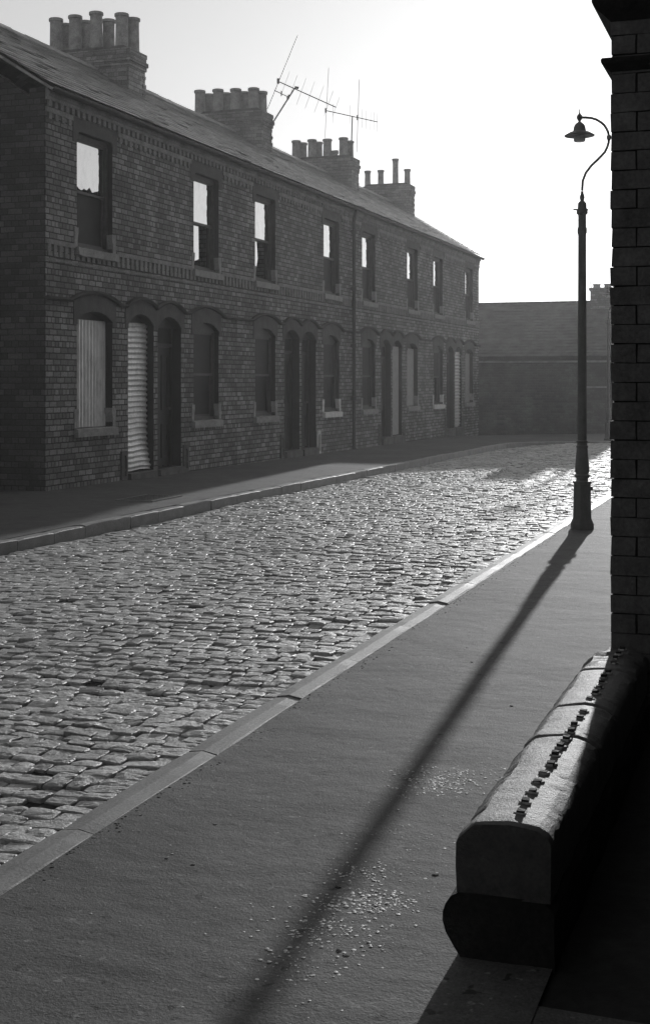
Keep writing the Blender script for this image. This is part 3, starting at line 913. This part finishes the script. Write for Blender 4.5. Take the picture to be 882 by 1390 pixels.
# local x along street, y = -t  (building lies at negative y)
m=MB(); dp=-7.0; ln=12.0
m.quadbox(.012,ln,dp,-.012,-.3,6.2)
prof=[(dp,6.2),(-.012,6.2),(dp/2,8.6)]
m.prism_x(prof,.012,ln)
m.build('wall_core',M['mortar_dark'],cb)
m=MB(); z=.0; i=0; bh=.083
rr=random.Random(3)
while z<6.1:
    y=-.0
    # header first on odd courses
    L=.108 if i%2 else .224
    first=True
    while y>-2.2:
        L=.108 if (first and i%2) else .222
        yb=y-L+.004
        o=rr.uniform(-.003,.003)
        m.quadbox(o,.10,yb,y+(rr.uniform(-.004,.003) if first else 0),z+.002,z+bh-.003,.0022)
        y-=L+.004; first=False
    # returns along the street face
    x=.114 if i%2 else .112
    while x<ln-.2:
        L=.222 if x<1.8 else 1.2
        m.quadbox(x,x+L-.008,-.11,rr.uniform(-.003,.003),z+.002,z+bh-.003,.002); x+=L
    z+=bh; i+=1
# rest of the end wall as plain coursed skin
m.quadbox(.0,.012,dp,-2.3,0,6.1)
m.build('wall',M['blackbrick'],cb)
m=MB()
def collar(prof):       # profile (out, z) round the corner: end face (-x) and street face (+y)
    b=len(m.v); n=len(prof)
    for (o,z) in prof: m.v.append((-o*.4,dp,z))
    for (o,z) in prof: m.v.append((-o*.4,o,z))
    for (o,z) in prof: m.v.append((ln,o,z))
    for r in (0,1):
        for k in range(n):
            k2=(k+1)%n; m.f.append((b+r*n+k,b+r*n+k2,b+(r+1)*n+k2,b+(r+1)*n+k)); m.sm.append(False)
    m.f.append(tuple(range(b,b+n))); m.f.append(tuple(range(b+2*n,b+3*n))); m.sm+=[False]*2
zz=CAMH+(HOR-98)/F*5.74
collar([(.0,zz),(.018,zz+.015),(.040,zz+.040),(.042,zz+.052),(.036,zz+.06),(0,zz+.062)])
m.build('string_course',M['blackstone'],cb)
m=MB(); zz=CAMH+(HOR-30)/F*5.74
collar([(.0,zz),(.03,zz+.03),(.055,zz+.05),(.072,zz+.07),(.078,zz+.085),(.078,zz+.13),(.10,zz+.16),(.10,zz+.24),(0,zz+.26)])
m.build('cornice',M['blackstone'],cb)
m=MB(); 
for (ya,za,yb,zb) in ((.25,6.05,dp/2,8.75),(dp-.25,6.05,dp/2,8.75)):
    b=len(m.v); m.v+=[(-.12,ya,za),(ln+.1,ya,za),(ln+.1,yb,zb),(-.12,yb,zb),(-.12,ya,za+.06),(ln+.1,ya,za+.06),(ln+.1,yb,zb+.06),(-.12,yb,zb+.06)]
    m.f+=[tuple(b+i for i in q) for q in ((0,3,2,1),(4,5,6,7),(0,1,5,4),(1,2,6,5),(2,3,7,6),(3,0,4,7))]; m.sm+=[False]*6
m.build('roof',M['slate'],cb)

# ------------------------------------------------------------------ low wall with sawn-off railings
NE=-12.30
lw=empty('low_wall',S(NE,8.77,0),ROT)
tag(lw,'low stone wall with rounded coping and row of sawn-off railing stubs','wall')
LEN=CS-NE-.012
# local y = -(t-8.77): street side is +y
yl,yr=.122,-.128
def cope(x0,x1,chip=0):
    m=MB(); prof=[(yl,.172),(yl+.002,.24),(yl-.001,.300),(yl-.006,.313),(yl-.038,.343),(yl-.050,.350),(yl-.09,.357),(-.02,.364),(-.06,.361),(yr+.035,.353),(yr+.010,.338),(yr,.32),(yr,.172)]
    seg=max(3,int((x1-x0)/.015)); n=len(prof); b=0
    for i in range(seg+1):
        x=x0+(x1-x0)*i/seg
        en=.006 if i in (0,seg) else 0
        for k,(y,z) in enumerate(prof):
            nn=noise.noise(Vector((x*6,y*9,z*9)))*.006+noise.noise(Vector((x*23,y*25,z*25)))*.0035
            dz=0
            if chip and z>.3:
                dz=-abs(noise.noise(Vector((x*14,y*16,2))))*chip*max(0,(x-(x1-.5))/.5)
            if k in (3,4,9,10):
                cq=max(0,noise.noise(Vector((x*19,k*.7,5.5)))-.25)*.018; dz-=cq; nn-=cq
            m.v.append((x+(random.uniform(-.004,.004) if en else 0),y*(1-en*2)+nn*.6,z-en+nn*.7+dz))
    for i in range(seg):
        for k in range(n):
            k2=(k+1)%n; m.f.append((i*n+k,(i+1)*n+k,(i+1)*n+k2,i*n+k2)); m.sm.append(True)
    m.f.append(tuple(range(n))); m.f.append(tuple(range(seg*n,(seg+1)*n))); m.sm+=[False]*2
    return m
xj=[0,.90,1.33,1.95,LEN]
for a,b in zip(xj[:-1],xj[1:]):
    cope(a+.004,b-.004,.05 if b==LEN else .0).build('coping_stone',M['coping'],lw)
m=MB(); prof=[(yl-.026,-.05),(yl-.012,.0),(yl+.004,.035),(yl+.018,.065),(yl+.027,.095),(yl+.030,.12),(yl+.027,.142),(yl+.016,.160),(yl,.169),(yl-.03,.171),(yr+.02,.171),(yr-.01,.14),(yr-.01,-.05)]
seg=60; n=len(prof)
for i in range(seg+1):
    x=LEN*i/seg
    if i==0: x-=.0
    for (y,z) in prof:
        nn=noise.noise(Vector((x*3.5,y*8,z*8)))*.014
        m.v.append((x+(nn if i else nn*.8-.02*math.sin(PI*max(0,min(1,z/.17)))),y+nn,z+(nn*.5 if z<.16 else 0)))
for i in range(seg):
    for k in range(n):
        k2=(k+1)%n; m.f.append((i*n+k,(i+1)*n+k,(i+1)*n+k2,i*n+k2)); m.sm.append(True)
m.f.append(tuple(range(n))); m.f.append(tuple(range(seg*n,(seg+1)*n))); m.sm+=[False]*2
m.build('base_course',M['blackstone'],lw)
x=.09; k=0
while x<LEN-.03:
    if all(abs(x-j)>.02 for j in xj):
        m=MB(); j=random.uniform(-.004,.004); h_=random.uniform(.002,.010)
        a=.0105
        m.quadbox(x-a,x+a,-.028-a+j,-.028+a+j,.355,.367+h_,.0015)
        st=m.build('railing_stub',M['rust'],lw)
        m=MB(); q=[]
        for i in range(9):
            an=2*PI*i/9; r=random.uniform(.013,.022); q.append((x+r*math.cos(an),-.028+j+r*1.0*math.sin(an)))
        bb=0; m.v=[(p[0],p[1],.360) for p in q]+[(x+(p[0]-x)*.8,p[1],.3665) for p in q]; m.f=[tuple(range(9,18))]+[(i,(i+1)%9,9+(i+1)%9,9+i) for i in range(9)]; m.sm=[False]*10
        m.build('lead_plug',M['lead'],st)
    x+=.0945+random.uniform(-.006,.006); k+=1

# ------------------------------------------------------------------ small things
# low slab-topped wall stub beside the gable
e=empty('low_wall',S(-1.15,-.62,0),ROT)
tag(e,'stub of low brick wall with pale slab top beside the gable at the left edge','wall')
MB().quadbox(0,.24,0,2.4,-.1,.27).build('body',M['brick_end'],e)
MB().quadbox(-.03,.27,-.03,2.4,.273,.33,.004).build('coping',M['stone'],e)
# inspection cover in the left pavement
X_,Y_=ground_pt(203,677)
s_,t_=to_st(X_,Y_)
e=empty('inspection_cover',S(s_,t_,.012),ROT)
tag(e,'dark rectangular iron cover set in the pavement near the first house','cover')
m=MB(); m.quadbox(-.42,.42,-.26,.26,-.02,.004).build('frame',M['kerb'],e)
m=MB(); m.quadbox(-.38,.38,-.22,.22,.0,.007)
for i in range(9):
    for j in range(5): m.quadbox(-.34+i*.08,-.30+i*.08,-.18+j*.08,-.14+j*.08,.007,.010)
m.build('lid',M['cover'],e)

# crumbs of plaster and grit on the near pavement
def crumb(m,X,Y,r):
    s,t=to_st(X,Y); z=pav_z(s,t); b=len(m.v)
    a0=random.random()*6; fl=random.uniform(.18,.42)
    pts=[(0,0,fl)]+[(math.cos(a0+k*PI*2/5)*random.uniform(.7,1.2),math.sin(a0+k*PI*2/5)*random.uniform(.7,1.2),random.uniform(.3,.8)*fl) for k in range(5)]
    for (x,y,q) in pts: m.v.append((X+x*r,Y+y*r,z+q*r))
    for (x,y,q) in pts[1:]: m.v.append((X+x*r*.9,Y+y*r*.9,z-.004))
    for k in range(5):
        k2=(k+1)%5
        m.f.append((b,b+1+k,b+1+k2)); m.f.append((b+1+k,b+6+k,b+6+k2,b+1+k2)); m.sm+=[False]*2
rng=random.Random(11)
m=MB()
def cluster(px,py,sx,sy,n,r0,r1):
    for _ in range(n):
        x=rng.gauss(px,sx); y=rng.gauss(py,sy)
        if y<1000 or y>1420: continue
        X,Y=ground_pt(x,y)
        s,t=to_st(X,Y)
        if t<KR+KW+.03 or t>8.5: continue
        crumb(m,X,Y,r0+(r1-r0)*rng.random()**2.2)
cluster(500,1185,28,10,160,.0015,.0065)
cluster(500,1225,42,9,420,.0015,.0075)
cluster(455,1262,45,14,180,.0015,.007)
cluster(425,1300,50,20,150,.0015,.007)
cluster(598,1062,34,10,420,.002,.007)
cluster(520,1120,80,30,60,.002,.006)
cluster(560,1170,60,60,70,.002,.005)
cluster(300,1200,180,80,90,.0015,.005)
cluster(470,1370,160,30,50,.0015,.005)
tag(m.build('rubble',M['rubble']),'scatter of pale plaster crumbs and grit on the near asphalt pavement','rubble',None,'stuff')
m=MB()
for (px,py,r) in ((458,1203,.011),(590,1187,.010),(292,1118,.008),(262,1173,.007),(226,1165,.006),(640,900,.008),(633,880,.007),(460,1290,.010),(470,1297,.009),(694,958,.010)):
    X,Y=ground_pt(px,py); crumb(m,X,Y,r)
for _ in range(700):
    s=rng.uniform(-14.5,1); u=rng.random()**1.6; tt=KR+KW+.004+u*.07
    if noise.noise(Vector((s*2.3,0,6)))<-.12: continue
    q=S(s,tt); crumb(m,q.x,q.y,rng.uniform(.002,.0065))
for _ in range(420):
    s=rng.uniform(-14.5,3); tt=KR-.004-rng.random()**1.5*.06
    q=S(s,tt); b_=len(m.v); crumb(m,q.x,q.y,rng.uniform(.003,.009))
    dz=road_z(s,tt)-.004-pav_z(s,tt)
    for i_ in range(b_,len(m.v)): x_,y_,z_=m.v[i_]; m.v[i_]=(x_,y_,z_+dz)
tag(m.build('clinker',M['rust']),'dark grit and clinker specks along the kerb and near pavement','debris',None,'stuff')

# ------------------------------------------------------------------ unseen blocks added behind and beside the viewer to cut sky fill
def back_block(s0,s1,t0,t1,hh,label):
    e=empty('sky_blocker',S(s0,t0,0),ROT); tag(e,label,'building')
    L=s1-s0; D=t1-t0
    m=MB(); m.prism_x([(0,-.3),(-D,-.3),(-D,hh),(-D/2,hh+1.9),(0,hh)],0,L); m.build('wall',M['brick_end'],e)
    m=MB(); m.prism_x([(.2,hh-.05),(-D/2,hh+2.0),(-D-.2,hh-.05),(-D-.2,hh+.02),(-D/2,hh+2.08),(.2,hh+.02)],-.1,L+.1); m.build('roof',M['slate'],e)
    n=int(L/3.3)
    for i in range(n):
        for z in (.85,3.4):
            for (y,o) in ((.0,.01),(-D,-.01)):
                x=1.3+i*3.3; w=MB(); w.quadbox(x-.5,x+.5,min(y,y+o),max(y,y+o),z,z+1.6); w.build('window',M['dullglass'],e)
back_block(-44,-7.6,-7.0,-.0,7.5,'added unseen brick block on the left behind the viewer, holding back sky light')
back_block(-44,-17.2,8.74,15.5,9.5,'added unseen tall brick block on the right behind the viewer, holding back sky light')
back_block(-17.0,-10.2,11.0,17.0,8.5,'added unseen brick block closing the forecourt, holding back sky light')

# ------------------------------------------------------------------ haze
HZ=dict(x=(-170,170),y=(-70,210),z=(-1.45,11.5))
m=MB().quadbox(HZ['x'][0],HZ['x'][1],HZ['y'][0],HZ['y'][1],HZ['z'][0],HZ['z'][1])
hm=bpy.data.materials.new('smoky haze'); hm.use_nodes=True; nt=hm.node_tree; nt.nodes.clear()
ou=nt.nodes.new('ShaderNodeOutputMaterial'); pv=nt.nodes.new('ShaderNodeVolumePrincipled')
pv.inputs['Color'].default_value=(.9,.9,.9,1); pv.inputs['Density'].default_value=.0010; pv.inputs['Anisotropy'].default_value=.6
nt.links.new(pv.outputs[0],ou.inputs['Volume'])
hz=m.build('haze',hm); tag(hz,'pale smoky haze thickening along the street','haze',None,'stuff')

# ------------------------------------------------------------------ light
AZ,EL=R(15.1),R(10.5)
v=Vector((math.cos(EL)*math.sin(AZ),math.cos(EL)*math.cos(AZ),math.sin(EL)))
ld=bpy.data.lights.new('sun','SUN'); ld.energy=5.0; ld.angle=R(.6); ld.color=(1,1,1)
lo=bpy.data.objects.new('sun',ld); C.objects.link(lo); lo.rotation_euler=v.to_track_quat('Z','Y').to_euler(); lo.location=(10,40,20)
w=bpy.data.worlds.new('World'); sc.world=w; w.use_nodes=True; nt=w.node_tree
bg=nt.nodes['Background']; sky=nt.nodes.new('ShaderNodeTexSky'); sky.sky_type='NISHITA'; sky.sun_disc=False
sky.sun_elevation=EL; sky.sun_rotation=AZ; sky.dust_density=.9; sky.air_density=1.0; sky.ozone_density=1.0
bw=nt.nodes.new('ShaderNodeRGBToBW'); nt.links.new(sky.outputs[0],bw.inputs[0]); pw_=nt.nodes.new('ShaderNodeMath'); pw_.operation='POWER'; pw_.inputs[1].default_value=.5
ml=nt.nodes.new('ShaderNodeMath'); ml.operation='MULTIPLY'; ml.inputs[1].default_value=3.35
nt.links.new(bw.outputs[0],pw_.inputs[0]); nt.links.new(pw_.outputs[0],ml.inputs[0]); nt.links.new(ml.outputs[0],bg.inputs[0])
bg.inputs[1].default_value=.135

# ------------------------------------------------------------------ camera
cd=bpy.data.cameras.new('camera'); co=bpy.data.objects.new('camera',cd); C.objects.link(co); sc.camera=co
co.location=(0,0,CAMH); co.rotation_euler=(PI/2,0,0)
cd.sensor_fit='VERTICAL'; cd.sensor_height=36; cd.lens=36*F/1390; cd.shift_y=-(695-HOR)/1390
cd.clip_start=.05; cd.clip_end=1000
sc.view_settings.view_transform='Standard'; sc.view_settings.look='None'; sc.view_settings.exposure=-0.72; sc.view_settings.gamma=1
sc.view_settings.use_curve_mapping=False
sc.render.engine='CYCLES'
sc.cycles.volume_bounces=0; sc.cycles.max_bounces=6
